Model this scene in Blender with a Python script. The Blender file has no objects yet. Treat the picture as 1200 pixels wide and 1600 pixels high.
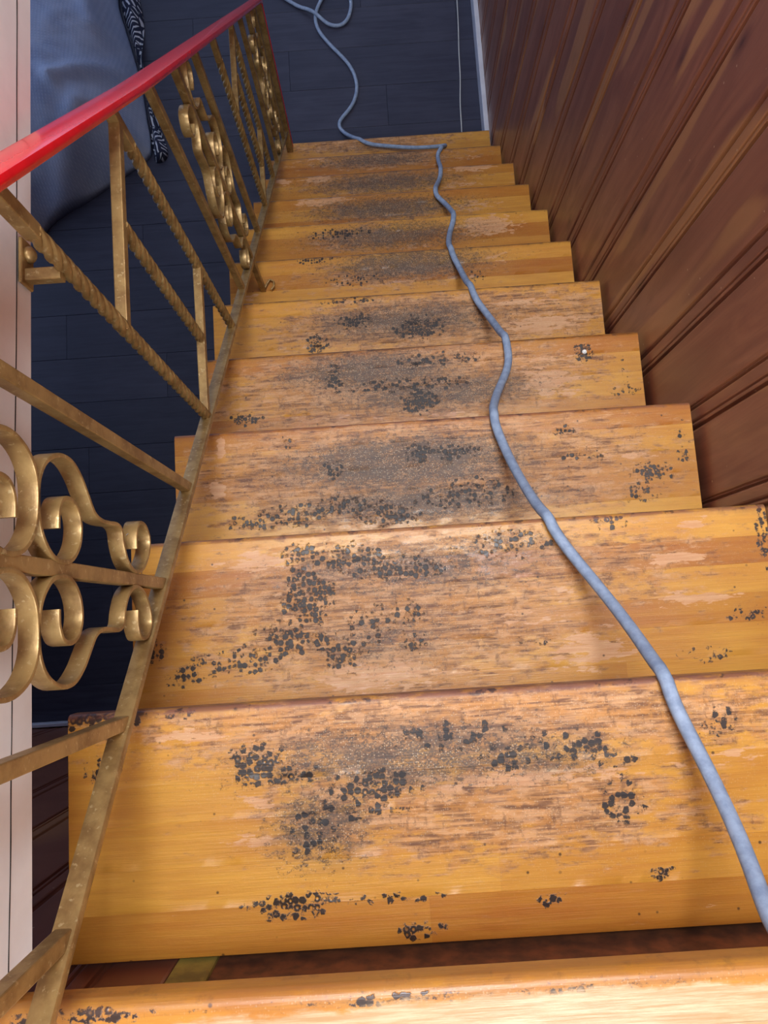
import bpy, bmesh, math, random
from mathutils import Vector, Matrix, Euler, noise
random.seed(7)
S = bpy.context.scene
COL = S.collection

# ------------------------------------------------------------------ camera
CAM = Vector((0.36524, 0.29849, 0.65386))
ROT = Euler((0.133286, 0.013934, -0.063639), 'XYZ')
FPX = 1196.3
cd = bpy.data.cameras.new('camera')
cd.sensor_width = 36.0
cd.lens = FPX * 36.0 / 1600.0
cd.clip_start = 0.01
cam = bpy.data.objects.new('camera', cd)
cam.location = CAM
cam.rotation_euler = ROT
COL.objects.link(cam)
S.camera = cam

# ------------------------------------------------------------------ world, lights, exposure
w = bpy.data.worlds.new('daylight')
S.world = w
w.use_nodes = True
bg = w.node_tree.nodes['Background']
bg.inputs['Color'].default_value = (0.50, 0.64, 1.0, 1)
bg.inputs['Strength'].default_value = 1.0

def area(name, loc, target, sx, sy, power, col):
    l = bpy.data.lights.new(name, 'AREA')
    l.shape = 'RECTANGLE'; l.size = sx; l.size_y = sy
    l.energy = power; l.color = col
    o = bpy.data.objects.new(name, l)
    o.location = loc
    d = Vector(target) - Vector(loc)
    o.rotation_euler = d.to_track_quat('-Z', 'Y').to_euler()
    COL.objects.link(o)
    return o
area('landing_window_light', (0.80, -1.15, 1.25), (0.05, 0.75, -0.15), 0.6, 1.0, 42, (0.93, 0.96, 1.0))
area('upper_ceiling_light', (0.58, 0.85, 2.2), (0.46, 0.75, 0.0), 0.6, 1.7, 112, (0.90, 0.95, 1.0))
S.view_settings.view_transform = 'Standard'
S.view_settings.look = 'None'
S.view_settings.exposure = 0.06
S.view_settings.gamma = 1.0
S.view_settings.use_curve_mapping = False

# ------------------------------------------------------------------ measured layout (metres)
RUN, RISE, W = 0.210644, 0.215278, 0.90
ZF = -2.50                                 # lower floor
NT = 11
XW = 0.912                                 # face of the panelled wall
M3 = ROT.to_matrix()
def ray(x, y):
    return M3 @ Vector(((x - 600) / FPX, (800 - y) / FPX, -1.0))
def on_z(x, y, z):
    d = ray(x, y); return CAM + d * ((z - CAM.z) / d.z)
def rail_x(y): return 0.095 - 0.020 * y

# ------------------------------------------------------------------ node helpers
class NT_:
    def __init__(s, name):
        s.m = bpy.data.materials.new(name); s.m.use_nodes = True
        s.t = s.m.node_tree; s.n = s.t.nodes; s.l = s.t.links
        s.b = s.n['Principled BSDF']
    def new(s, typ, **kw):
        n = s.n.new(typ)
        for k, v in kw.items(): setattr(n, k, v)
        return n
    def put(s, sock, v):
        if isinstance(v, bpy.types.NodeSocket): s.l.new(v, sock)
        elif v is not None: sock.default_value = v
    def coord(s, sc=(1, 1, 1), off=(0, 0, 0), kind='Object'):
        c = s.new('ShaderNodeTexCoord'); m = s.new('ShaderNodeMapping')
        m.inputs['Scale'].default_value = sc
        s.put(m.inputs['Location'], off if not isinstance(off, bpy.types.NodeSocket) else off)
        s.l.new(c.outputs[kind], m.inputs['Vector'])
        return m.outputs['Vector']
    def noise(s, vec, scale=5, detail=3, rough=0.55, dist=0.0, col=False):
        n = s.new('ShaderNodeTexNoise')
        s.put(n.inputs['Vector'], vec); n.inputs['Scale'].default_value = scale
        n.inputs['Detail'].default_value = detail; n.inputs['Roughness'].default_value = rough
        n.inputs['Distortion'].default_value = dist
        return n.outputs['Color' if col else 'Fac']
    def voro(s, vec, scale, feature='F1', out='Distance', rnd=1.0):
        n = s.new('ShaderNodeTexVoronoi', feature=feature)
        s.put(n.inputs['Vector'], vec); n.inputs['Scale'].default_value = scale
        n.inputs['Randomness'].default_value = rnd
        return n.outputs[out]
    def math(s, op, a, b=0.0, c=0.0, clamp=False):
        n = s.new('ShaderNodeMath', operation=op); n.use_clamp = clamp
        s.put(n.inputs[0], a); s.put(n.inputs[1], b); s.put(n.inputs[2], c)
        return n.outputs[0]
    def step(s, v, lo, hi):
        n = s.new('ShaderNodeMapRange', interpolation_type='SMOOTHSTEP')
        s.put(n.inputs['Value'], v)
        s.put(n.inputs['From Min'], lo); s.put(n.inputs['From Max'], hi)
        return n.outputs[0]
    def mix(s, f, a, b, blend='MIX'):
        n = s.new('ShaderNodeMix', data_type='RGBA', blend_type=blend)
        s.put(n.inputs[0], f); s.put(n.inputs[6], a); s.put(n.inputs[7], b)
        return n.outputs[2]
    def bump(s, h, strength=0.3, dist=0.002):
        n = s.new('ShaderNodeBump')
        n.inputs['Strength'].default_value = strength; n.inputs['Distance'].default_value = dist
        s.put(n.inputs['Height'], h); s.l.new(n.outputs[0], s.b.inputs['Normal'])
    def attr(s, name, out='Color'):
        n = s.new('ShaderNodeAttribute', attribute_name=name); return n.outputs[out]
    def sep(s, c):
        n = s.new('ShaderNodeSeparateColor'); s.put(n.inputs[0], c); return n.outputs
    def rand(s):
        return s.new('ShaderNodeObjectInfo').outputs['Random']
    def set(s, **kw):
        for k, v in kw.items(): s.put(s.b.inputs[k.replace('_', ' ')], v)

def C(r, g, b):
    f = lambda v: (v / 255) / 12.92 if v / 255 <= 0.04045 else ((v / 255 + 0.055) / 1.055) ** 2.4
    return (f(r), f(g), f(b), 1)

# ---- worn varnished pine treads: wear masks come from vertex attributes, detail from noise
def tread_material():
    t = NT_('worn_varnished_pine')
    tone = t.attr('tone', 'Fac')
    ma = t.sep(t.attr('wear')); mb = t.sep(t.attr('wear_two'))
    tar, grime, worn = ma[0], ma[1], ma[2]
    scrape, edge, bare = mb[0], mb[1], mb[2]
    g1 = t.noise(t.coord((2.2, 34, 34)), 3.0, 5, 0.62, 0.6)
    g2 = t.noise(t.coord((7, 260, 260)), 2.0, 3, 0.6, 0.2)
    big = t.noise(t.coord((4, 9, 9)), 1.6, 2)
    base = t.mix(t.step(g1, .30, .70), C(216, 150, 52), C(184, 108, 32))
    base = t.mix(t.math('MULTIPLY', t.step(g2, .50, .74), .42), base, C(128, 66, 22))
    hi = t.mix(t.step(big, .35, .7), C(222, 162, 62), C(190, 118, 34))
    base = t.mix(.40, base, hi)
    base = t.mix(t.step(tone, 0, 1), t.mix(.55, base, C(158, 88, 30), 'MIX'), t.mix(.22, base, C(240, 190, 92)))
    # worn finish: dry brown-pink wood with streaks
    m1 = t.noise(t.coord((22, 60, 60)), 1.4, 5, 0.65)
    wmask = t.step(t.math('ADD', t.math('MULTIPLY', worn, 1.15), t.math('MULTIPLY', t.math('SUBTRACT', m1, .5), 2.0)), .34, .70)
    streak = t.noise(t.coord((6, 110, 110)), 2.2, 6, .72)
    mott = t.noise(t.coord((30, 55, 55)), 1.3, 5, .7)
    wcol = t.mix(t.step(streak, .38, .62), C(98, 54, 34), C(208, 152, 98))
    wcol = t.mix(t.math('MULTIPLY', t.step(mott, .46, .60), .6), wcol, C(204, 136, 60))
    pk = t.noise(t.coord((14, 40, 40), (4, 4, 4)), 1.5, 5, .7)
    wcol = t.mix(t.math('MULTIPLY', t.step(pk, .50, .60), .55), wcol, C(226, 174, 126))
    dp = t.noise(t.coord((60, 26, 26), (1, 7, 4)), 1.5, 5, .75)
    wcol = t.mix(t.math('MULTIPLY', t.step(dp, .54, .66), .6), wcol, C(96, 58, 40))
    col = t.mix(t.math('MULTIPLY', wmask, .9), base, wcol)
    # pale scraped patches
    sn = t.noise(t.coord((26, 85, 85)), 1.3, 4, .62)
    smask = t.step(t.math('ADD', scrape, t.math('MULTIPLY', t.math('SUBTRACT', sn, .5), 1.7)), .42, .54)
    scol = t.mix(t.step(streak, .35, .65), C(226, 176, 130), C(208, 150, 104))
    col = t.mix(t.math('MULTIPLY', smask, .88), col, scol)
    # fine random scratches everywhere
    sc = t.noise(t.coord((10, 230, 230), (3, 1, 2)), 1.1, 2, .5)
    col = t.mix(t.math('MULTIPLY', t.step(sc, .70, .76), t.math('ADD', t.math('MULTIPLY', worn, .5), .08)), col, C(236, 200, 150))
    # grime smears
    gn = t.noise(t.coord((70, 95, 95)), 1.6, 7, .78)
    gn2 = t.noise(t.coord((260, 260, 260)), 1.5, 3, .8)
    gv = t.math('ADD', t.math('MULTIPLY', grime, 1.0), t.math('MULTIPLY', t.math('SUBTRACT', gn, .5), 3.0))
    gmask = t.math('MULTIPLY', t.step(gv, .40, .80), t.step(gn2, .38, .54))
    col = t.mix(t.math('MULTIPLY', gmask, .86), col, C(50, 42, 40))
    haze = t.math('MULTIPLY', t.step(grime, .12, .95), t.math('ADD', .34, t.math('MULTIPLY', t.step(t.noise(t.coord((18, 26, 26), (8, 2, 1)), 1.5, 4, .65), .38, .62), .42)))
    col = t.mix(haze, col, C(92, 76, 66))
    grit = t.voro(t.coord((1, 1, 1), (7, 7, 7)), 420)
    gr = t.sep(t.voro(t.coord((1, 1, 1), (7, 7, 7)), 420, 'F1', 'Color'))[0]
    gm = t.math('MULTIPLY', t.math('SUBTRACT', 1.0, t.step(grit, .2, .42)), t.math('MULTIPLY', t.step(gr, .55, .7), t.math('MULTIPLY', t.math('MAXIMUM', grime, t.math('MULTIPLY', worn, .6)), .6)))
    col = t.mix(gm, col, C(236, 212, 176))
    # pad adhesive: rounded cells packed like a honeycomb, some missing
    vv = t.coord((1, 1, 1))
    wob = t.mix(.0016, vv, t.noise(vv, 90, 2, .5, 0, True), 'ADD')
    cell = t.voro(wob, 138, 'F1', 'Distance', .62)
    crand = t.sep(t.voro(wob, 138, 'F1', 'Color', .62))[0]
    tn = t.noise(t.coord((75, 75, 75), (5, 5, 5)), 1.3, 5, .75)
    tv = t.math('ADD', tar, t.math('MULTIPLY', t.math('SUBTRACT', tn, .5), 1.5))
    tv = t.math('MULTIPLY', tv, t.step(tar, .04, .25))
    on = t.step(t.math('SUBTRACT', tv, t.math('MULTIPLY', crand, .58)), .04, .16)
    wig = t.math('ADD', cell, t.math('MULTIPLY', t.math('SUBTRACT', gn2, .5), .8))
    cmask = t.math('MULTIPLY', on, t.math('SUBTRACT', 1.0, t.step(wig, .50, .64)))
    ring = t.math('MULTIPLY', cmask, t.math('SUBTRACT', 1.0, t.math('MULTIPLY', t.math('SUBTRACT', 1.0, t.step(cell, .12, .30)), t.step(crand, .30, .55))))
    col = t.mix(t.math('MULTIPLY', ring, .95), col, C(22, 22, 28))
    dust = t.math('MULTIPLY', t.step(tar, .1, .7), t.math('MULTIPLY', t.step(gn2, .52, .62), t.step(tn, .42, .6)))
    col = t.mix(t.math('MULTIPLY', dust, .8), col, C(54, 46, 44))
    # scattered small dark specks
    sp = t.voro(t.coord((1, 1, 1), (2, 3, 4)), 62)
    spr = t.sep(t.voro(t.coord((1, 1, 1), (2, 3, 4)), 62, 'F1', 'Color'))[1]
    spm = t.math('MULTIPLY', t.math('SUBTRACT', 1.0, t.step(sp, .06, .15)), t.step(spr, .80, .86))
    col = t.mix(t.math('MULTIPLY', spm, .8), col, C(52, 30, 20))
    # bleached bare wood
    bmk = t.step(t.math('ADD', bare, t.math('MULTIPLY', t.math('SUBTRACT', m1, .5), .7)), .4, .6)
    col = t.mix(t.math('MULTIPLY', bmk, .9), col, t.mix(t.step(streak, .35, .62), C(212, 186, 150), C(184, 148, 104)))
    # reddish worn nosing edge; lower treads get a painted contact-shadow line
    en = t.noise(t.coord((16, 40, 40)), 1.5, 4, .7)
    emask = t.math('MULTIPLY', edge, t.step(en, .30, .55))
    col = t.mix(t.math('MULTIPLY', emask, .85), col, t.mix(t.attr('wear', 'Alpha'), C(134, 88, 76), C(78, 48, 36)))
    dk = t.math('MULTIPLY', edge, t.step(t.noise(t.coord((34, 34, 34), (9, 0, 0)), 1.2, 4, .7), .56, .66))
    col = t.mix(t.math('MULTIPLY', dk, .85), col, C(56, 42, 46))
    col = t.mix(1.0, col, (.84, .83, .82, 1), 'MULTIPLY')
    t.set(Base_Color=col)
    rough = t.math('ADD', .30, t.math('MULTIPLY', wmask, .20))
    rough = t.math('ADD', rough, t.math('MULTIPLY', t.noise(t.coord((40, 40, 40)), 2, 3), .14))
    t.set(Roughness=rough, Specular_IOR_Level=.5)
    t.bump(t.math('ADD', t.math('MULTIPLY', g2, .5), t.math('ADD', t.math('MULTIPLY', ring, .8), t.math('MULTIPLY', mott, .5))), .35, .0015)
    return t.m

def panel_material(name, dark=1.0):
    t = NT_(name)
    r = t.rand()
    cmb = t.new('ShaderNodeCombineXYZ'); t.put(cmb.inputs[2], t.math('MULTIPLY', r, 37.0)); t.put(cmb.inputs[1], t.math('MULTIPLY', r, 11.0))
    v = t.coord((1, 7, 1.0), cmb.outputs[0])
    g = t.noise(v, 2.2, 4, .55, 1.6)
    g2 = t.noise(t.coord((1, 90, 2.2), cmb.outputs[0]), 2.0, 3, .6, .4)
    base = t.mix(t.step(g, .34, .66), C(150, 92, 66), C(124, 70, 50))
    base = t.mix(t.math('MULTIPLY', t.step(g2, .45, .72), .18), base, C(86, 44, 30))
    sap = t.step(t.noise(t.coord((1, 4.6, .55), cmb.outputs[0]), 2.0, 2, .4, .5), .60, .64)
    base = t.mix(t.math('MULTIPLY', sap, .55), base, C(190, 132, 78))
    kv = t.coord((1, 6.5, 2.3), cmb.outputs[0])
    kd = t.voro(kv, 1.9)
    base = t.mix(t.math('MULTIPLY', t.math('SUBTRACT', 1.0, t.step(kd, .03, .24)), .75), base, C(84, 42, 34))
    base = t.mix(t.math('MULTIPLY', t.math('SUBTRACT', 1.0, t.step(kd, .02, .07)), .9), base, C(48, 22, 18))
    base = t.mix(t.math('MULTIPLY', r, .30), base, C(104, 62, 50))
    # dust flecks
    f = t.voro(t.coord((1, 1, 1)), 26)
    base = t.mix(t.math('MULTIPLY', t.math('SUBTRACT', 1.0, t.step(f, .035, .055)), .7), base, C(200, 170, 140))
    if dark != 1.0: base = t.mix(1.0 - dark, base, C(40, 24, 24))
    t.set(Base_Color=base, Roughness=t.math('ADD', .30, t.math('MULTIPLY', g, .16)), Specular_IOR_Level=.5, Coat_Weight=.15, Coat_Roughness=.25)
    t.bump(g2, .18, .001)
    return t.m

def floor_material():
    t = NT_('slate_blue_floor_planks')
    r = t.rand()
    cmb = t.new('ShaderNodeCombineXYZ'); t.put(cmb.inputs[0], t.math('MULTIPLY', r, 50.0))
    g = t.noise(t.coord((1.6, 22, 1), cmb.outputs[0]), 2.2, 6, .65, .8)
    b = t.noise(t.coord((2.5, 5, 1), cmb.outputs[0]), 2, 3, .5)
    base = t.mix(t.step(g, .32, .7), C(42, 42, 58), C(58, 58, 74))
    base = t.mix(t.math('MULTIPLY', t.step(b, .4, .7), .4), base, C(66, 66, 82))
    base = t.mix(t.math('MULTIPLY', r, .4), base, C(34, 37, 54))
    t.set(Base_Color=base, Roughness=t.math('ADD', .42, t.math('MULTIPLY', g, .2)), Specular_IOR_Level=.4)
    t.bump(g, .2, .001)
    return t.m

def gold_material():
    t = NT_('gold_painted_iron')
    n = t.noise(t.coord(), 38, 4, .6)
    n2 = t.noise(t.coord(), 160, 3, .6)
    col = t.mix(t.step(n, .35, .7), C(164, 134, 84), C(128, 98, 58))
    col = t.mix(t.math('MULTIPLY', t.step(n2, .60, .68), .5), col, C(200, 178, 132))
    t.set(Base_Color=col, Metallic=.45, Roughness=t.math('ADD', .34, t.math('MULTIPLY', n, .14)))
    t.bump(t.math('ADD', n, t.math('MULTIPLY', n2, .5)), .35, .0015)
    return t.m

def simple(name, a, b=None, scale=20, rough=.5, metal=0.0, bump=.1, coat=0.0, sc=(1, 1, 1), spec=.5):
    t = NT_(name)
    n = t.noise(t.coord(sc), scale, 4, .6)
    t.set(Base_Color=t.mix(t.step(n, .3, .7), a, b or a), Roughness=rough, Metallic=metal, Coat_Weight=coat, Coat_Roughness=.12, Specular_IOR_Level=spec)
    t.bump(n, bump, .001)
    return t.m

def cable_material():
    t = NT_('scuffed_blue_grey_rubber')
    n = t.noise(t.coord(), 60, 5, .65)
    n2 = t.noise(t.coord(), 26, 2, .5)
    col = t.mix(t.step(n, .3, .7), C(120, 136, 162), C(148, 164, 188))
    col = t.mix(t.math('MULTIPLY', t.step(n2, .73, .75), .8), col, C(225, 228, 225))
    t.set(Base_Color=col, Roughness=.62)
    t.bump(n, .3, .001)
    return t.m

def white_material():
    t = NT_('aged_white_paint')
    n = t.noise(t.coord((1, 1, 1)), 9, 5, .6)
    n2 = t.noise(t.coord((1, .25, 1)), 30, 4, .7)
    col = t.mix(t.step(n, .35, .7), C(236, 233, 232), C(224, 220, 220))
    col = t.mix(t.math('MULTIPLY', t.step(n2, .68, .74), .4), col, C(150, 128, 112))
    t.set(Base_Color=col, Roughness=.45)
    t.bump(n, .15, .002)
    return t.m

def sheet_material():
    t = NT_('woven_plastic_dust_sheet')
    v = t.coord((1, 1, 1))
    wv = t.new('ShaderNodeTexWave', wave_type='BANDS', bands_direction='Y'); t.put(wv.inputs['Vector'], v); wv.inputs['Scale'].default_value = 26; wv.inputs['Distortion'].default_value = .6
    wx = t.new('ShaderNodeTexWave', wave_type='BANDS', bands_direction='X'); t.put(wx.inputs['Vector'], v); wx.inputs['Scale'].default_value = 26; wx.inputs['Distortion'].default_value = .6
    g = t.math('MULTIPLY', wv.outputs['Fac'], wx.outputs['Fac'])
    n = t.noise(v, 5, 4, .6)
    col = t.mix(t.step(n, .3, .7), C(132, 148, 180), C(160, 172, 196))
    col = t.mix(t.math('MULTIPLY', g, .25), col, C(176, 186, 205))
    t.set(Base_Color=col, Roughness=.42, Specular_IOR_Level=.5)
    t.bump(t.math('ADD', t.math('MULTIPLY', g, .6), n), .3, .004)
    return t.m

def throw_material():
    t = NT_('navy_cloth_white_labyrinth_print')
    v = t.coord((1, 1, 1))
    cellc = t.voro(v, 13, 'F1', 'Color', 1.0)
    sp = t.sep(cellc)
    # stripes whose direction changes from patch to patch
    pos = t.new('ShaderNodeSeparateXYZ'); t.put(pos.inputs[0], v)
    wob = t.math('MULTIPLY', t.noise(v, 14, 1), .03)
    ang = t.math('MULTIPLY', sp[0], 6.283)
    k = t.math('ADD', t.math('MULTIPLY', pos.outputs[0], t.math('COSINE', ang)), t.math('MULTIPLY', pos.outputs[1], t.math('SINE', ang)))
    s = t.math('SINE', t.math('MULTIPLY', t.math('ADD', k, wob), 300.0))
    ed = t.step(t.voro(v, 13, 'DISTANCE_TO_EDGE'), .02, .05)
    m = t.math('MULTIPLY', t.step(s, .35, .6), ed)
    t.set(Base_Color=t.mix(m, C(26, 34, 62), C(196, 202, 214)), Roughness=.8)
    return t.m

MT = {
    'tread': tread_material(), 'panel': panel_material('varnished_knotty_pine_panelling'),
    'floor': floor_material(), 'gold': gold_material(), 'white': white_material(), 'cable': cable_material(),
    'red': simple('glossy_red_enamel', C(226, 14, 28), C(212, 10, 24), 30, .26, 0, .12, .5),
    'core': simple('dark_tread_core', C(96, 56, 34), C(74, 42, 26), 20, .6),
    'olive': simple('olive_painted_timber', C(158, 140, 66), C(112, 98, 52), 30, .6),
    'brown': simple('dark_brown_hardboard', C(128, 76, 48), C(84, 52, 38), 45, .6, 0, .3),
    'plaster': simple('pale_plaster', C(214, 208, 200), C(204, 198, 190), 8, .7),
    'base': simple('white_baseboard_paint', C(206, 206, 214), C(190, 190, 200), 12, .4),
    'wire': simple('white_wire_sheath', C(200, 200, 196), C(180, 180, 178), 12, .4),
    'tack': simple('white_enamel_tack', C(226, 226, 222), C(206, 206, 204), 12, .35),
    'mark': simple('black_ink', C(30, 30, 34), None, 12, .5),
    'gap': simple('dark_gap', C(26, 20, 18), None, 12, .8),
    'sheet': sheet_material(), 'throw': throw_material(),
    'thread': simple('pale_lint', C(190, 190, 190), None, 12, .8),
    'fluff': simple('red_lint', C(160, 70, 70), None, 12, .8),
}

# ------------------------------------------------------------------ mesh helpers
def mesh_obj(name, verts, faces, mat, parent=None, smooth=False):
    me = bpy.data.meshes.new(name)
    me.from_pydata([tuple(v) for v in verts], [], faces)
    me.update()
    bm = bmesh.new(); bm.from_mesh(me); bmesh.ops.recalc_face_normals(bm, faces=bm.faces); bm.to_mesh(me); bm.free()
    me.materials.append(mat)
    if smooth:
        for p in me.polygons: p.use_smooth = True
    o = bpy.data.objects.new(name, me)
    COL.objects.link(o)
    if parent: o.parent = parent
    return o

def empty(name, loc=(0, 0, 0)):
    o = bpy.data.objects.new(name, None); o.location = loc; o.empty_display_size = .05
    COL.objects.link(o); return o

def tag(o, label=None, cat=None, group=None, kind=None):
    if label: o['label'] = label
    if cat: o['category'] = cat
    if group: o['group'] = group
    if kind: o['kind'] = kind
    return o

def box(name, lo, hi, mat, parent=None, bev=0.0):
    bm = bmesh.new()
    bmesh.ops.create_cube(bm, size=1)
    for v in bm.verts:
        v.co = Vector([(lo[i] + hi[i]) / 2 + v.co[i] * (hi[i] - lo[i]) for i in range(3)])
    if bev: bmesh.ops.bevel(bm, geom=bm.edges[:], offset=bev, segments=1, affect='EDGES')
    me = bpy.data.meshes.new(name); bm.to_mesh(me); bm.free(); me.materials.append(mat)
    o = bpy.data.objects.new(name, me); COL.objects.link(o)
    if parent: o.parent = parent
    return o

def sweep(name, pts, prof, mat, parent=None, up=Vector((1, 0, 0)), twist=None, smooth=True, closed=False):
    """sweep a closed profile [(a, b)...] along points; a runs along `up`, b along the in-plane normal"""
    pts = [Vector(p) for p in pts]; n = len(pts); vs = []; fs = []; k = len(prof); tot = 0
    for i, p in enumerate(pts):
        t = (pts[min(i + 1, n - 1)] - pts[max(i - 1, 0)]).normalized()
        u = (up - t * up.dot(t)).normalized(); b = t.cross(u)
        if i: tot += (pts[i] - pts[i - 1]).length
        a = twist * tot if twist else 0.0
        ca, sa = math.cos(a), math.sin(a)
        for (x, y) in prof:
            vs.append(p + u * (x * ca - y * sa) + b * (x * sa + y * ca))
    for i in range(n - 1):
        for j in range(k):
            fs.append((i * k + j, i * k + (j + 1) % k, (i + 1) * k + (j + 1) % k, (i + 1) * k + j))
    fs.append(tuple(range(k))); fs.append(tuple((n - 1) * k + j for j in reversed(range(k))))
    o = mesh_obj(name, vs, fs, mat, parent)
    if smooth:
        for p in o.data.polygons: p.use_smooth = len(p.vertices) == 4
        o.data.set_sharp_from_angle(angle=math.radians(40))
    return o

def rprof(w, h, r):
    """rounded rectangle profile, w along a, h along b"""
    out = []
    for cx, cy, a0 in ((w / 2 - r, h / 2 - r, 0), (-w / 2 + r, h / 2 - r, 90), (-w / 2 + r, -h / 2 + r, 180), (w / 2 - r, -h / 2 + r, 270)):
        for a in (0, 45, 90):
            q = math.radians(a0 + a); out.append((cx + r * math.cos(q), cy + r * math.sin(q)))
    return out

def cprof(r, n=12):
    return [(r * math.cos(2 * math.pi * i / n), r * math.sin(2 * math.pi * i / n)) for i in range(n)]

def catmull(P, per=6):
    P = [Vector(p) for p in P]; out = []
    for i in range(len(P) - 1):
        a = P[max(i - 1, 0)]; b = P[i]; c = P[i + 1]; d = P[min(i + 2, len(P) - 1)]
        for j in range(per):
            t = j / per
            out.append(.5 * ((2 * b) + (c - a) * t + (2 * a - 5 * b + 4 * c - d) * t * t + (3 * b - a - 3 * c + d) * t ** 3))
    out.append(P[-1]); return out

# ------------------------------------------------------------------ wear layout: (x, y, rx, ry, strength) read off the photograph, turned into metres on each tread
BL = {
 0: dict(tar=[(150,1588,70,8,.9),(30,1592,20,6,.8),(620,1560,60,6,.6),(880,1545,60,6,.5)], bare=[(900,1600,700,48,1.0),(420,1620,300,28,1.0)], grime=[(640,1560,300,10,.5),(1000,1535,200,8,.5)]),
 1: dict(tar=[(400,1195,34,26,.9),(455,1212,40,14,.6),(560,1258,90,20,.38),(490,1300,44,56,.38),(700,1150,120,26,.30),(790,1185,46,16,.55),(880,1165,80,20,.45),(965,1190,36,16,.45),(975,1250,34,28,.48),(465,1415,62,14,.75),(150,1128,60,10,.95),(640,1456,18,12,.8),(682,1450,22,9,.5),(862,1408,14,8,.9),(1120,1130,30,22,.55),(585,1225,60,18,.7),(280,1118,30,12,.4),(160,1205,34,24,.35),(1035,1360,20,14,.5),(610,1405,90,8,.4)],
     grime=[(650,1180,270,55,.85),(500,1290,90,66,.80),(840,1180,150,40,.75),(960,1260,90,40,.3)],
     worn=[(700,1125,520,60,.8),(1050,1120,250,50,.75),(800,1270,330,75,.75),(560,1250,180,90,.6),(1150,1300,120,60,.35)],
     scrape=[(290,1150,52,12,.8),(400,1312,44,11,.75),(395,1255,36,12,.7),(800,1218,260,12,.8),(1120,1180,110,14,.6),(1105,1417,50,7,.7),(640,1105,60,10,.4)], bare=[(450,1190,90,16,.35),(880,1205,160,14,.45)]),
 2: dict(tar=[(480,930,32,44,.95),(455,1000,52,20,.85),(540,1020,26,22,.85),(470,862,22,12,.8),(620,888,70,14,.75),(545,872,60,22,.55),(640,960,22,26,.6),(652,1005,16,12,.75),(290,1060,24,10,.85),(380,1035,80,18,.5),(240,1020,18,18,.5),(950,815,28,12,.55),(1170,960,28,12,.55),(1100,1022,60,14,.35),(1192,830,8,50,.9),(790,852,70,22,.45),(585,975,40,30,.45),(840,1000,60,10,.3)],
     grime=[(640,885,240,50,.66),(600,1000,140,56,.52),(760,850,140,34,.55)],
     worn=[(600,960,290,130,.85),(900,880,260,90,.55),(760,1000,220,60,.6)],
     scrape=[(410,878,62,18,.8),(590,1058,80,24,.85),(930,1012,70,30,.75),(1080,935,75,12,.75),(1050,873,56,11,.85),(1090,818,34,8,.7),(830,962,66,18,.5),(700,920,90,18,.35),(440,925,40,10,.5),(880,925,60,12,.4)]),
 3: dict(tar=[(652,706,22,13,.95),(705,706,36,9,.85),(520,735,14,12,.8),(460,805,44,16,.65),(612,805,36,14,.85),(400,815,44,12,.6),(1020,737,26,13,.9),(1000,772,40,14,.4),(450,692,16,11,.5),(880,672,20,7,.5),(730,770,70,22,.5),(540,790,60,18,.4),(1068,700,12,50,.35),(910,715,40,14,.3)],
     grime=[(630,722,200,46,1.0),(660,785,220,34,.85),(760,700,90,40,.4)],
     worn=[(650,735,340,95,.95),(900,705,170,60,.6)], scrape=[(985,712,62,6,.7),(340,767,12,17,1.0),(345,700,7,16,1.0),(292,798,8,5,.8)]),
 4: dict(tar=[(655,627,24,16,.85),(680,562,70,11,.5),(522,592,14,22,.55),(380,656,28,8,.8),(640,602,90,12,.5),(975,612,36,10,.35),(975,575,8,30,.3),(912,550,16,14,.6)],
     grime=[(580,580,150,34,.95),(680,612,190,34,.8),(610,640,120,14,.3)], worn=[(630,600,300,70,.95)], scrape=[(855,592,60,22,.75),(870,612,44,10,.7),(830,560,80,5,.6)]),
 5: dict(tar=[(555,500,27,11,.85),(655,512,32,16,.95),(495,540,14,17,.8),(540,470,60,7,.4)], grime=[(630,500,170,34,.85)],
     worn=[(700,500,280,50,1.0)], scrape=[(850,505,62,16,.8),(820,472,66,6,.75),(590,505,60,10,.3)]),
 6: dict(tar=[(490,405,26,9,.7),(560,437,60,10,.4),(740,430,20,10,.4)], grime=[(640,412,140,30,.95)], worn=[(610,430,180,34,.55)], scrape=[(775,405,24,20,.45),(385,465,24,7,.7)]),
 7: dict(tar=[(530,365,50,9,.5)], grime=[(620,368,160,28,.85)], worn=[(560,372,110,25,.6)], scrape=[(760,352,52,20,.85),(640,385,40,9,.45)]),
 8: dict(tar=[], grime=[(605,325,140,22,.95)], worn=[(600,330,160,22,.6)], scrape=[(500,315,44,9,.85),(745,322,44,13,.6)]),
 9: dict(tar=[], grime=[(600,285,140,22,.85)], worn=[(600,285,160,22,.6)], scrape=[(500,280,28,7,.8),(738,262,40,7,.85),(443,285,14,6,.8),(720,288,40,8,.6)]),
 10: dict(tar=[], grime=[(590,250,110,15,.8)], worn=[(600,250,160,18,.7)], scrape=[(495,247,28,5,.7),(745,245,24,4,.5)]),
 11: dict(tar=[], grime=[(570,232,100,9,.5)], worn=[(580,225,150,14,.9)], scrape=[]),
}
def blobs(k):
    out = {}
    z = -k * RISE
    for key in ('tar', 'grime', 'worn', 'scrape', 'bare'):
        L = []
        for (x, y, rx, ry, s) in BL[k].get(key, []):
            c = on_z(x, y, z); m = (CAM.z - z) / FPX
            L.append((c.x, c.y, rx * m, ry * m, s))
        out[key] = L
    return out
def mask(L, x, y):
    v = 0.0
    for (cx, cy, rx, ry, s) in L:
        d = ((x - cx) / rx) ** 2 + ((y - cy) / ry) ** 2
        if d < 5: v = max(v, s * math.exp(-d * .8))
    return v

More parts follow.
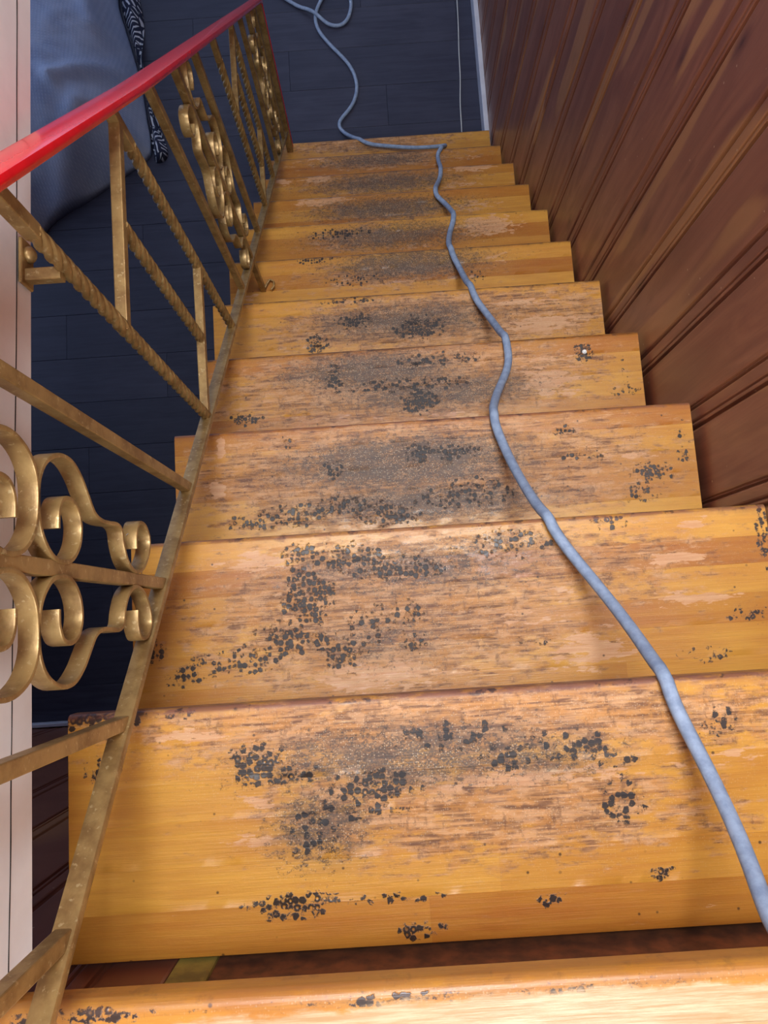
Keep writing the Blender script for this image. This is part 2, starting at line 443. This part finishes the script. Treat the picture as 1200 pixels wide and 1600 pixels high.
def strip(name, x0, x1, y0, y1, z, thick, B, nose, tone, parent, front=False, back=False, drop=0.0):
    """one glued strip of a tread; top is a ~1 cm grid carrying the wear masks, front strip has a rounded nosing"""
    nx = max(2, int((x1 - x0) / .010)); ch = .00015
    nr = .011 if z == 0 else .0075
    prof = []                                        # (y, z, edge) from back bottom over the top to front bottom
    zb = z - thick
    if back: prof += [(y0, zb, 0), (y0, z - .006, 0), (y0 + .002, z - .0015, 0), (y0 + .006, z, 0)]
    else: prof += [(y0, zb, 0), (y0, z - ch, 0), (y0 + ch, z, 0)]
    ny = 4
    ya = y0 + (.006 if back else ch); ye = y1 - (nr if front else ch)
    for j in range(1, ny): prof.append((ya + (ye - ya) * j / ny, z, 0))
    if front:
        prof += [(ye, z, .25)]
        for a in (25, 50, 75, 90):
            q = math.radians(a); prof.append((ye + nr * math.sin(q), z - nr * (1 - math.cos(q)), 1.0))
        prof += [(y1, z - drop + .008, .9), (y1 - .006, z - drop, .5), (y1 - .03, z - drop, 0), (y1 - .03, zb, 0)]
    else: prof += [(y1, z - ch, 0), (y1, zb, 0)]
    k = len(prof); vs = []; fs = []
    xs = [x0 + (x1 - x0) * i / nx for i in range(nx + 1)]
    wob = random.random() * 10
    for x in xs:
        for (y, zz, e) in prof:
            dz = 0.0
            if zz == z: dz = .0006 * (noise.noise(Vector((x * 9, y * 14, z + 3))) - .5)
            vs.append((x, y, zz + dz))
    n = len(xs)
    for i in range(n - 1):
        for j in range(k):
            fs.append((i * k + j, (i + 1) * k + j, (i + 1) * k + (j + 1) % k, i * k + (j + 1) % k))
    fs.append(tuple(range(k))); fs.append(tuple((n - 1) * k + j for j in reversed(range(k))))
    o = mesh_obj(name, vs, fs, MT['tread'], parent)
    me = o.data
    for p in me.polygons: p.use_smooth = True
    me.set_sharp_from_angle(angle=math.radians(35))
    me.color_attributes.new('wear', 'FLOAT_COLOR', 'POINT'); me.color_attributes.new('wear_two', 'FLOAT_COLOR', 'POINT')
    me.attributes.new('tone', 'FLOAT', 'POINT')
    a, b, t = me.attributes['wear'], me.attributes['wear_two'], me.attributes['tone']
    for i, v in enumerate(me.vertices):
        x, y = v.co.x, v.co.y
        a.data[i].color = (mask(B['tar'], x, y), mask(B['grime'], x, y), mask(B['worn'], x, y), 1.0 if nose == .75 else 0.0)  # alpha picks the dark contact-shadow colour for the lower nosings
        e = prof[i % k][2]
        b.data[i].color = (mask(B['scrape'], x, y), e * nose, mask(B['bare'], x, y), 1)
        t.data[i].value = tone
    return o

# ------------------------------------------------------------------ setting: lower floor
floor = box('floor', (-1.9, -.30, ZF - .10), (XW + .02, 4.3, ZF - .014), MT['gap']); tag(floor, kind='structure')
y = -.30; row = 0; pw = .197
while y < 4.25:
    x = -1.9 + (-(row * .43) % 1.2) - 1.2
    while x < XW:
        a, b = max(x, -1.9), min(x + 1.2, XW + .0)
        if b - a > .04:
            box('floor_plank', (a + .0006, y + .0008, ZF - .016), (b - .0002, y + pw - .0003, ZF - random.random() * .0006), MT['floor'], floor, .0006)
        x += 1.2
    y += pw; row += 1

# ------------------------------------------------------------------ panelled wall on the right: moulded boards one by one
def panel_board(y0, y1, z0, z1, parent, mat, axis='y', face=XW, sgn=1):
    """board with V joint, bead and second groove along its start edge; face looks to -X (axis y) or +Y (axis x)"""
    L = y1 - y0
    p = [(0, -.0085), (.0012, -.0085), (.004, -.001), (.006, 0), (.009, -.0004), (.011, -.0045), (.0135, -.001), (.016, 0), (.030, 0), (.0325, -.001), (.035, -.0055), (.0375, -.001),
         (.040, -.0035), (.0425, -.0008), (.046, 0), (L * .6, .0006), (L - .006, 0), (L - .003, -.001), (L - .0006, -.0085), (L, -.0085)]
    vs = []; fs = []
    back = .016
    prof = [(a, -c) for a, c in p] + [(L, back), (0, back)]
    for z in (z0, z1):
        for (a, d) in prof:
            if axis == 'y': vs.append((face + d, y0 + a, z))
            else: vs.append((y0 + a, face - d, z))
    k = len(prof)
    for j in range(k): fs.append((j, (j + 1) % k, k + (j + 1) % k, k + j))
    fs.append(tuple(range(k))); fs.append(tuple(k + j for j in reversed(range(k))))
    return mesh_obj('panel_board', vs, fs, mat, parent)
ZTOP = 2.25
wr = box('wall_right', (XW + .016, -2.6, ZF - .1), (XW + .10, 4.3, ZTOP), MT['gap']); tag(wr, kind='structure')
P = .1682; n0 = -18
for i in range(n0, 23):
    ya = .589 + P * (i - 0)
    if ya > 4.2: break
    z0 = ZF if ya > -.22 else -.03
    panel_board(ya, ya + P - .0004, z0, ZTOP, wr, MT['panel'])
br = box('baseboard_right', (XW - .021, .0, ZF), (XW - .0005, 4.2, ZF + .075), MT['base'], None, .002); tag(br, kind='structure')

# back wall below the landing
YB = -.058
wb = box('wall_back', (-1.9, YB - .10, ZF - .1), (XW, YB - .018, -.035), MT['gap']); tag(wb, kind='structure')
x = -1.86
while x < .108:
    panel_board(x, min(x + P, .108) - .0004, ZF, -.035, wb, MT['panel'], 'x', YB); x += P
post = box('trim_1', (.108, YB - .016, ZF), (.150, YB + .004, -.035), MT['olive'], None, .002); tag(post, kind='structure')
hb = box('hardboard_panel', (.1505, YB - .016, ZF), (XW - .001, YB - .001, -.035), MT['brown'], wb)
bb = box('baseboard_back', (-1.9, YB + .004, ZF), (.12, YB + .018, ZF + .07), MT['base'], None, .002); tag(bb, kind='structure')

# landing (upper floor) with its own strips
ld = box('landing_floor', (-.40, -2.6, -.034), (XW - .001, -.034, -.0125), MT['core']); tag(ld, kind='structure')
B0 = blobs(0)
edges = [.0075, -.036, -.080, -.124, -.168, -.212]
for j in range(5):
    strip('strip', -.38 if j else -.38, XW - .002, edges[j + 1] + .0002, edges[j], 0.0, .012, B0, .25, [.5, .8, .6, .7, .4][j], ld, front=(j == 0), drop=.034)
for j in range(10):
    box('landing_board', (-.38, -.212 - .24 * (j + 1) + .001, -.0124), (XW - .002, -.212 - .24 * j - .001, 0), MT['core'], ld, .001)

# white painted wall on the left of the stairwell
XL = .043
wl = box('wall_left', (-.10, .012, -.030), (XL, 3.6, ZTOP), MT['white'], None, .0015); tag(wl, kind='structure')
vs = []; fs = []
ncr = 120
for i in range(ncr + 1):
    yy = .014 + 3.4 * (i / ncr) ** 1.6
    zc = -.001 + .013 * max(0, 1 - yy / .6) + .0012 * noise.noise(Vector((yy * 12, 0, 0)))
    hw = .0007 + .0005 * noise.noise(Vector((yy * 25, 3, 0)))
    for (dx, dz) in ((-.004, -hw), (.00035, -hw), (.00035, hw), (-.004, hw)): vs.append((XL + dx, yy, zc + dz))
for i in range(ncr):
    for k in range(4): fs.append((i * 4 + k, i * 4 + (k + 1) % 4, i * 4 + 4 + (k + 1) % 4, i * 4 + 4 + k))
fs += [(0, 1, 2, 3), (ncr * 4 + 3, ncr * 4 + 2, ncr * 4 + 1, ncr * 4)]
mesh_obj('joint_crack', vs, fs, MT['gap'], wl)
ws = box('ceiling_lower', (-1.9, -.30, -.24), (-.101, 4.3, -.036), MT['plaster']); tag(ws, kind='structure')
# upper storey shell
cu = box('ceiling_upper', (-.42, -2.7, ZTOP), (XW + .1, 3.7, ZTOP + .06), MT['plaster']); tag(cu, kind='structure')
wbu = box('wall_rear', (-.42, -2.70, -.03), (XW + .1, -2.61, ZTOP), MT['plaster']); tag(wbu, kind='structure')
wlu = box('wall_left_landing', (-.50, -2.6, -.03), (-.41, .011, ZTOP), MT['plaster']); tag(wlu, kind='structure')
wfu = box('wall_front_upper', (-.10, 3.601, -.03), (XW, 3.68, ZTOP), MT['plaster']); tag(wfu, kind='structure')
wll = box('wall_left_lower', (-1.98, -.30, ZF), (-1.901, 1.2, -.25), MT['plaster']); tag(wll, kind='structure')

wfl = box('wall_far', (-1.98, 4.301, ZF - .1), (XW + .1, 4.38, ZF + .45), MT['plaster']); tag(wfl, kind='structure')
wn = box('window_1', (-1.98, 4.301, ZF + .451), (XW + .1, 4.38, ZF + .50), MT['base']); tag(wn, kind='structure')
for xm in (-1.94, -1.25, -.55, .15, .86):
    box('mullion', (xm, 4.31, ZF + .501), (xm + .045, 4.36, -.25), MT['base'], wn, .003)
# ------------------------------------------------------------------ staircase
st = empty('staircase', (.45, 2.3, ZF))
tag(st, 'open wooden staircase of worn orange varnished pine treads going down beside panelling', 'stairs')
def sparent(o, p=st):
    o.parent = p; o.matrix_parent_inverse = Matrix.Translation(-Vector(p.location)) if p is st else Matrix()
    return o
DEPTH = .2625; TH = .034
LX = {1: -.005, 2: -.004, 3: .002, 4: .010, 5: -.018, 6: -.018, 7: -.014, 8: -.014, 9: -.010, 10: -.005, 11: .004}
for k in range(1, NT + 1):
    yf = RUN * k; z = -RISE * k; xl = LX[k]
    core = box('tread', (xl + .003, yf - DEPTH + .002, z - TH), (W - .003, yf - .0305, z - .0121), MT['core'])
    sparent(core)
    B = blobs(k)
    random.seed(40 + k)
    cuts = [0.0]
    while cuts[-1] < DEPTH - .055: cuts.append(cuts[-1] + random.uniform(.038, .048))
    cuts = cuts[:-1] + [DEPTH] if DEPTH - cuts[-1] < .03 else cuts + [DEPTH]
    ns = len(cuts) - 1
    for j in range(ns):
        ya, yb = yf - cuts[j + 1], yf - cuts[j]
        tone = random.choice([.15, .35, .5, .6, .75, .9])
        nose = {1: 1, 2: .9, 3: .8}.get(k, .75)
        segs = [(xl, W)]
        if random.random() < .55 and j:
            c = random.uniform(.25, .8) * W; segs = [(xl, c - .00002), (c + .00002, W)]
        for (a, b) in segs:
            strip('strip', a, b, ya + .00004, yb - (.00004 if j else 0), z, .012, B, nose, min(1, max(0, tone + random.uniform(-.3, .3))), core, front=(j == 0), back=(j == ns - 1), drop=TH)
# two inset saw-tooth stringers carry the treads from below
for xs_ in (.17, .70):
    vs = []; fs = []
    by0, bz0, by1, bz1 = YB + .006, -RISE - TH - .36, RUN * 11 - .20, ZF + .001
    bz = lambda yy: max(ZF + .001, bz0 + (bz1 - bz0) * (yy - by0) / (by1 - by0))
    for k in range(1, NT + 1):
        ya = max(by0, RUN * (k - 1) - .035); yb = RUN * k - .035; z = -RISE * k - TH - .0008
        b0 = len(vs)
        for xx in (xs_, xs_ + .038): vs += [(xx, ya, bz(ya)), (xx, yb, bz(yb)), (xx, yb, z), (xx, ya, z)]
        fs += [(b0, b0+1, b0+2, b0+3), (b0+7, b0+6, b0+5, b0+4)] + [(b0+i, b0+4+i, b0+4+(i+1) % 4, b0+(i+1) % 4) for i in range(4)]
    sparent(mesh_obj('stringer', vs, fs, MT['core']))

# ------------------------------------------------------------------ wrought iron railing
SL = RISE / RUN
def rp(y, s): return Vector((rail_x(y), y, s - SL * y))      # s = height above the nosing line
S0, S1 = .095, .758
ra = empty('stair_railing', rp(2.27, 0) * 1.0); ra.location.z = -RISE * 11
tag(ra, 'gold painted wrought iron stair railing with scrolls, twisted bars and a glossy red handrail', 'railing')
def rpar(o):
    o.parent = ra; o.matrix_parent_inverse = Matrix.Translation(-Vector(ra.location)); return o
ysb = [-.12 + i * .08 for i in range(30)] + [2.265]
rpar(sweep('bottom_rail', [rp(a, S0) for a in ysb], rprof(.019, .011, .002), MT['gold']))
rs = lambda a: S1 + .010 + .030 * max(0.0, .98 - a) ** 1.0
hr = [rp(a, rs(a)) for a in [-.15 + i * .08 for i in range(31)]] 
ye = 2.285
hr = [p for p in hr if p.y < ye - .03] + [rp(ye - .012, S1 + .010), rp(ye + .004, S1 + .002)]
rpar(sweep('handrail', hr, rprof(.037, .013, .005), MT['red']))
# turned-down red end along the last post, and the post itself
zt = rp(ye, S1).z; xe = rail_x(ye)
rpar(sweep('post_cap_strip', [(xe, ye + .016, zt + .004), (xe, ye + .018, zt - .06), (xe, ye + .018, -RISE * 11 + .17), (xe, ye + .016, -RISE * 11 + .001)], rprof(.029, .012, .004), MT['red']))
rpar(sweep('end_post', [(xe, ye - .002, zt + .004), (xe, ye - .002, -RISE * 11 + .0008)], rprof(.026, .022, .002), MT['gold']))
PB = .1415; y0 = .070
ys = [y0 + PB * i for i in range(-1, 16)]                      # baluster positions
kinds = {}
names = ['plain', 'plain', 'scroll', 'plain', 'twist', 'mid', 'twist', 'plain', 'scroll', 'plain', 'twist', 'mid', 'twist', 'plain', 'scroll', 'plain']
pos = [-.075, .068, .210, .353, .494, .636, .765, .889, 1.036, 1.180, 1.328, 1.504, 1.622, 1.740, 1.890, 2.035, 2.170]
types = ['plain', 'plain', 'plain', 'scroll', 'plain', 'twist', 'mid', 'twist', 'plain', 'scroll', 'plain', 'twist', 'mid', 'twist', 'plain', 'scroll', 'plain']
sq = rprof(.0135, .0135, .0012)
def vbar(name, y, z0, z1, prof=sq, twist=None):
    x = rail_x(y)
    if twist is None: pts = [(x, y, z0), (x, y, z1)]
    else:
        n = int((z1 - z0) / .0035); pts = [(x, y, z0 + (z1 - z0) * i / n) for i in range(n + 1)]
    o = sweep(name, pts, prof, MT['gold'], None, Vector((1, 0, 0)), twist, smooth=twist is not None)
    return rpar(o)
tw = [(.0086 * (1 + .0) * (abs(math.cos(2 * a)) ** .6 * .24 + .76) * math.cos(a), .0086 * (abs(math.cos(2 * a)) ** .6 * .24 + .76) * math.sin(a)) for a in [2 * math.pi * i / 16 for i in range(16)]]
zat = lambda y, s: s - SL * y
TW = 2 * math.pi / .082
SC = [(.0326,.1062),(.044,.1062),(.0545,.1025),(.0622,.0925),(.0600,.0735),(.0470,.0615),(.0300,.0660),(.0150,.0820),(.0085,.1010),(.0090,.1170),(.0180,.1340),(.0330,.1450),(.0470,.1500),(.0520,.1620),
      (.0510,.1830),(.0510,.2030),(.0556,.2200),(.0690,.2345),(.0836,.2500),(.0940,.2700),(.0945,.2950),(.0850,.3180),(.0690,.3305),(.0504,.3328),(.0315,.3296),(.0180,.3200),(.0085,.3055),(.0060,.2865),(.0100,.2691),
      (.0225,.2555),(.0390,.2512),(.0530,.2575),(.0605,.2720),(.0580,.2880),(.0470,.2960),(.0330,.2970)]
for y, ty in zip(pos, types):
    zb, zt_ = zat(y, S0) + .003, zat(y, rs(y) - .006)
    if ty == 'plain': vbar('baluster', y, zb, zt_)
    elif ty == 'twist':
        vbar('twisted_baluster', y, zb, zt_ - .07, tw, TW)
        vbar('baluster_neck', y, zt_ - .072, zt_)
    elif ty == 'scroll':
        b = vbar('scroll_bar', y, zb, zt_)
        zc = zat(y, .098)
        for side in (1, -1):
            for flip in (0, 1):
                pts = []
                for q in catmull([Vector((0, u, v)) for (u, v) in SC], 4):
                    v = q.z if not flip else .666 - q.z
                    yy = y + side * q.y
                    pts.append((rail_x(y), yy, zc + v))
                rpar(sweep('scroll', pts, rprof(.0165, .0042, .0012), MT['gold']))
        for v in (.064, .288, .378, .60):
            pass
for (ya, yb) in ((.636, .889), (1.504, 1.740)):
    ym = (ya + yb) / 2
    for (a, b, s, yr) in ((ya, yb, None, 1), (ya, yb, None, 0)):
        if yr: z = zat(yb, S1) - .016
        else: z = zat(ya, S0) + .014
        rpar(sweep('cross_bar', [(rail_x(a), a - .004, z), (rail_x(b), b + (.004 if yr else .004), z)], sq, MT['gold'], None, Vector((1, 0, 0)), None, False))
    vbar('short_twisted_baluster', ym, zat(ya, S0) + .018, zat(yb, S1) - .020, tw, TW)
# foot resting on the sixth tread and its scroll ear
yf_ = 1.180; xf = rail_x(yf_)
ztr = -RISE * 6
rpar(sweep('foot', [(xf, yf_, zat(yf_, S0)), (xf, yf_, ztr + .0008)], sq, MT['gold'], None, Vector((1, 0, 0)), None, False))
rpar(sweep('foot_ear', [(xf + .006, yf_ + .0, ztr + .008), (xf + .012, yf_ + .012, ztr + .008), (xf + .020, yf_ + .022, ztr + .008), (xf + .030, yf_ + .016, ztr + .008), (xf + .030, yf_ + .002, ztr + .008), (xf + .022, yf_ - .006, ztr + .008)], rprof(.014, .004, .001), MT['gold'], None, Vector((0, 0, 1))))
# wall bracket: arm, flange with bolt
zb_ = -.012; yb_ = .628
rpar(sweep('bracket_arm', [(rail_x(.63) - .002, yb_, zb_), (XL + .004, yb_, zb_)], rprof(.012, .012, .0015), MT['gold'], None, Vector((0, 1, 0)), None, False))
fl = rpar(box('bracket_flange', (XL + .0016, yb_ - .010, zb_ - .012), (XL + .0052, yb_ + .034, zb_ + .012), MT['gold'], None, .001))
bm = bmesh.new(); bmesh.ops.create_uvsphere(bm, u_segments=14, v_segments=8, radius=.008)
for v in bm.verts: v.co = Vector((XL + .006 + max(v.co.x, -.001) * .9, yb_ + .021 + v.co.y, zb_ + v.co.z))
me = bpy.data.meshes.new('bracket_bolt'); bm.to_mesh(me); bm.free(); me.materials.append(MT['gold'])
for p in me.polygons: p.use_smooth = True
o = bpy.data.objects.new('bracket_bolt', me); COL.objects.link(o); rpar(o)

# ------------------------------------------------------------------ extension cord running down the steps
R_ = .0079
def surf(y):
    """height of the cord's centre line at a given distance down the stairs"""
    if y >= RUN * 11:
        t = (y - RUN * 11); zf = ZF + R_
        z11 = -RISE * 11 + R_
        return max(zf, z11 - (t / .05) * (z11 - zf)) if t > .006 else z11
    k = math.floor(y / RUN); zt = -RISE * (k + 1) + R_ + .0006
    t = (y - k * RUN) / RUN
    line = -RISE * (k + t) + R_ + .002 - .055 * math.sin(math.pi * t)
    return max(zt, line)
def on_surf(x, y):
    d = ray(x, y); lo, hi = .2, 4.2; prev = None
    n = 900
    for i in range(n):
        t = lo + (hi - lo) * i / n; p = CAM + d * t
        if p.z <= surf(p.y):
            return p
    return p
cpx = [(1262,1560),(1235,1500),(1200,1430),(1165,1330),(1110,1210),(1060,1115),(1025,1040),(985,980),(930,910),(880,850),(835,785),(800,725),(775,668),(770,640),(778,610),(792,580),(795,552),(783,520),(760,490),(737,458),(724,430),(708,400),(700,380),(705,355),(710,338),(700,322),(684,308),(679,296),(687,281),(689,265),(684,248),(685,237),(692,231),(697,227),(690,228),(670,230),(640,231),(605,228),(575,225),(545,213),(530,200),(532,187),(546,172),(557,150),(557,125),(545,100),(525,80),(508,62),(496,45),(492,25),(500,4),(512,-14),(532,-18),(548,-4),(548,18),(540,36),(525,42),(508,36),(490,23),(470,13),(448,0),(425,-14),(395,-26)]
cp = []
dense = catmull([Vector((a, b, 0)) for a, b in cpx], 5)
for i, q in enumerate(dense):
    p = on_surf(q.x, q.y); cp.append(p)
# relax the cord and push it clear of treads, nosings and floor
prof2 = []
for k in range(-1, NT):
    yk = max(RUN * k, .0075) if k <= 0 else RUN * k
    ztop = -RISE * (k + 1)
    prof2.append(((-1.0 if k == -1 else RUN * k - .05, ztop), (.0075 if k == -1 else RUN * (k + 1), ztop)))
    yn = .0075 if k == -1 else RUN * (k + 1)
    prof2.append(((yn, ztop), (yn, ztop - TH)))
prof2.append(((-1, ZF), (5, ZF)))
def push(p, R):
    for (a, b) in prof2:
        ax, az = a; bx, bz_ = b
        L2 = (bx - ax) ** 2 + (bz_ - az) ** 2
        t = max(0, min(1, ((p.y - ax) * (bx - ax) + (p.z - az) * (bz_ - az)) / L2))
        qy, qz = ax + (bx - ax) * t, az + (bz_ - az) * t
        dy, dz = p.y - qy, p.z - qz; d = math.hypot(dy, dz)
        if az == bz_ and dz < 0 and 0 < t < 1 and d < .03: dy, dz = 0, 1; p.z = qz + R; continue
        if d < R and d > 1e-6:
            p.y = qy + dy / d * R; p.z = qz + dz / d * R
    return p
for it in range(8):
    cp = [cp[0]] + [(cp[i - 1] + cp[i] * 2 + cp[i + 1]) / 4 for i in range(1, len(cp) - 1)] + [cp[-1]]
    for p in cp: push(p, R_ + .0006); 
cross = min(range(len(cp) - 40, len(cp)), key=lambda i: (dense[i] - Vector((491, 24, 0))).length)
for i in range(len(cp)):
    d = abs(i - cross)
    if d < 7: cp[i].z += .017 * (1 + math.cos(math.pi * d / 7)) / 2
lead = [Vector((.70, -1.5, R_ + .001)), Vector((.66, -1.0, R_ + .001)), Vector((.74, -.55, R_ + .001)), Vector((.80, -.25, R_ + .001)), Vector((.795, -.10, R_ + .001))]
tail = [cp[-1] + Vector((-.12, .10, 0)), cp[-1] + Vector((-.22, .28, 0)), cp[-1] + Vector((-.20, .55, 0))]
for p in tail: p.z = ZF + R_ + .0005
while cp[0].y < -.04: cp.pop(0)
cp = catmull(lead + [cp[0]], 6)[:-1] + cp + catmull([cp[-1]] + tail, 6)[1:]
for p in cp: push(p, R_ + .0006)
print('cord start', cp[25:32])
cord = sweep('extension_cord', catmull(cp, 2), cprof(R_, 12), MT['cable'], None, Vector((.3, .2, 1)))
for p in cord.data.polygons: p.use_smooth = True
tag(cord, 'blue-grey rubber extension cord winding down over the treads to the lower floor', 'cord')

# thin white wire along the right side of the lower floor
wp = [on_z(a, b, ZF + .003) for a, b in ((711,-40),(714,0),(716,40),(717,80),(719,120),(719,160),(721,196),(723,240))]
wi = sweep('thin_wire', catmull(wp, 4), cprof(.0024, 8), MT['wire'], None, Vector((0, 0, 1)))
tag(wi, 'thin white wire lying straight on the dark floor beside the baseboard', 'wire')

# white tack on the fourth tread
c = on_z(913, 550, -RISE * 4)
tk = empty('drawing_tack', (c.x, c.y, -RISE * 4)); tag(tk, 'small round white tack lying on the fourth tread down, near the panelling', 'tack')
bm = bmesh.new(); bmesh.ops.create_cone(bm, cap_ends=True, segments=20, radius1=.0048, radius2=.0042, depth=.0024)
for v in bm.verts: v.co.z += .0016
me = bpy.data.meshes.new('tack_head'); bm.to_mesh(me); bm.free(); me.materials.append(MT['tack'])
o = bpy.data.objects.new('tack_head', me); COL.objects.link(o); o.parent = tk
arc = [(.0022 * math.cos(a), .0022 * math.sin(a), .0029) for a in [math.radians(180 + 22 * i) for i in range(9)]] + [(.0022, .0022, .0029)]
sweep('tack_mark', arc, rprof(.0006, .0004, .0001), MT['mark'], tk, Vector((0, 0, 1)))

# lint caught on the first scroll
la = rp(.40, .25)
li = sweep('lint_thread', catmull([rp(.352, .18) + Vector((.002, -.01, 0)), rp(.385, .19), rp(.41, .215), rp(.412, .235), rp(.40, .26)], 5), cprof(.00035, 5), MT['thread'], None, Vector((1, 0, 0)))
tag(li, 'wisp of pale lint caught between the curls of the nearest gold scroll', 'lint')
lf = mesh_obj('lint_fluff', [la + Vector(v) * .004 for v in ((1,0,0),(-1,0,0),(0,1.6,0),(0,-1.6,0),(0,0,.6),(0,0,-.6))], [(0,2,4),(2,1,4),(1,3,4),(3,0,4),(2,0,5),(1,2,5),(3,1,5),(0,3,5)], MT['fluff'], li)

# ------------------------------------------------------------------ draped plastic sheet over furniture, and the patterned throw under it
def inside(poly, x, y):
    c = False; n = len(poly)
    for i in range(n):
        x1, y1 = poly[i]; x2, y2 = poly[(i + 1) % n]
        if (y1 > y) != (y2 > y) and x < (x2 - x1) * (y - y1) / (y2 - y1) + x1: c = not c
    return c
def edist(poly, x, y):
    best = 9; n = len(poly)
    for i in range(n):
        a = Vector(poly[i]); b = Vector(poly[(i + 1) % n]); p = Vector((x, y)); ab = b - a
        t = max(0, min(1, (p - a).dot(ab) / max(ab.dot(ab), 1e-12))); best = min(best, (p - a - ab * t).length)
    return best
def heightfield(name, px, hfun, res, mat, zb=ZF + .002, smooth_poly=4):
    poly3 = [on_z(a, b, zb + .03) for a, b in px]
    poly3.append(poly3[0]); P2 = catmull([Vector((p.x, p.y, 0)) for p in poly3], smooth_poly); poly = [(p.x, p.y) for p in P2[:-1]]
    # rings from the outline towards the centroid
    cx = sum(p[0] for p in poly) / len(poly); cy = sum(p[1] for p in poly) / len(poly)
    n = len(poly); rings = int(res); vs = []; fs = []
    for r in range(rings):
        f = (r / rings) ** 1.3
        for (x, y_) in poly:
            X = x + (cx - x) * f; Y = y_ + (cy - y_) * f
            vs.append((X, Y, zb + (hfun(X, Y, edist(poly, X, Y)) if r else 0.0)))
    vs.append((cx, cy, zb + hfun(cx, cy, edist(poly, cx, cy)))); ci = len(vs) - 1
    for r in range(rings - 1):
        for j in range(n):
            fs.append((r * n + j, r * n + (j + 1) % n, (r + 1) * n + (j + 1) % n, (r + 1) * n + j))
    for j in range(n): fs.append(((rings - 1) * n + j, (rings - 1) * n + (j + 1) % n, ci))
    fs.append(tuple(reversed(range(n))))
    return mesh_obj(name, vs, fs, mat, None, True)
def ridge(x, y, a, b, wd):
    a = Vector(a); b = Vector(b); p = Vector((x, y)); ab = b - a
    t = (p - a).dot(ab) / ab.dot(ab); tc = max(0, min(1, t)); d = (p - a - ab * tc).length
    return math.exp(-(d / wd) ** 2)
q = lambda a, b: tuple(on_z(a, b, ZF + .1)[:2])
RA, RB = q(66, 372), q(150, 215); RC, RD = q(200, 120), q(120, 180); RE, RF = q(165, 70), q(150, 10)
def hsheet(x, y, d):
    h = .40 * (1 - math.exp(-d / .16)) + .012
    h += .05 * ridge(x, y, RA, RB, .05) + .035 * ridge(x, y, RC, RD, .03) * min(1, d / .1) + .04 * ridge(x, y, RE, RF, .04) * min(1, d / .1)
    h += .02 * noise.noise(Vector((x * 5, y * 5, 1))) * min(1, d / .1) + .010 * noise.noise(Vector((x * 16, y * 16, 4))) * min(1, d / .06)
    return h
spx = [(60,374),(72,352),(95,333),(140,306),(185,275),(228,244),(235,222),(228,180),(220,130),(208,85),(196,45),(184,5),(178,-40),(120,-110),(0,-120),(-120,-60),(-150,120),(-60,300),(40,378)]
sh = heightfield('dust_sheet', spx, hsheet, 26, MT['sheet'])
tag(sh, 'blue-grey plastic dust sheet draped over furniture on the lower floor', 'dust sheet')
def hthrow(x, y, d):
    return .09 * (1 - math.exp(-d / .03)) + .006 * math.sin(x * 60 + y * 25) * min(1, d / .03)
tpx = [(186,-40),(205,-38),(219,10),(222,40),(219,72),(216,88),(224,120),(232,160),(243,195),(258,225),(257,243),(243,249),(238,240),(238,222),(231,180),(223,130),(211,85),(199,45),(187,5)]
th = heightfield('patterned_throw', tpx, hthrow, 9, MT['throw'])
tag(th, 'navy cloth throw with white maze-like lines poking out under the plastic sheet', 'throw')
print('objects', len(bpy.data.objects))
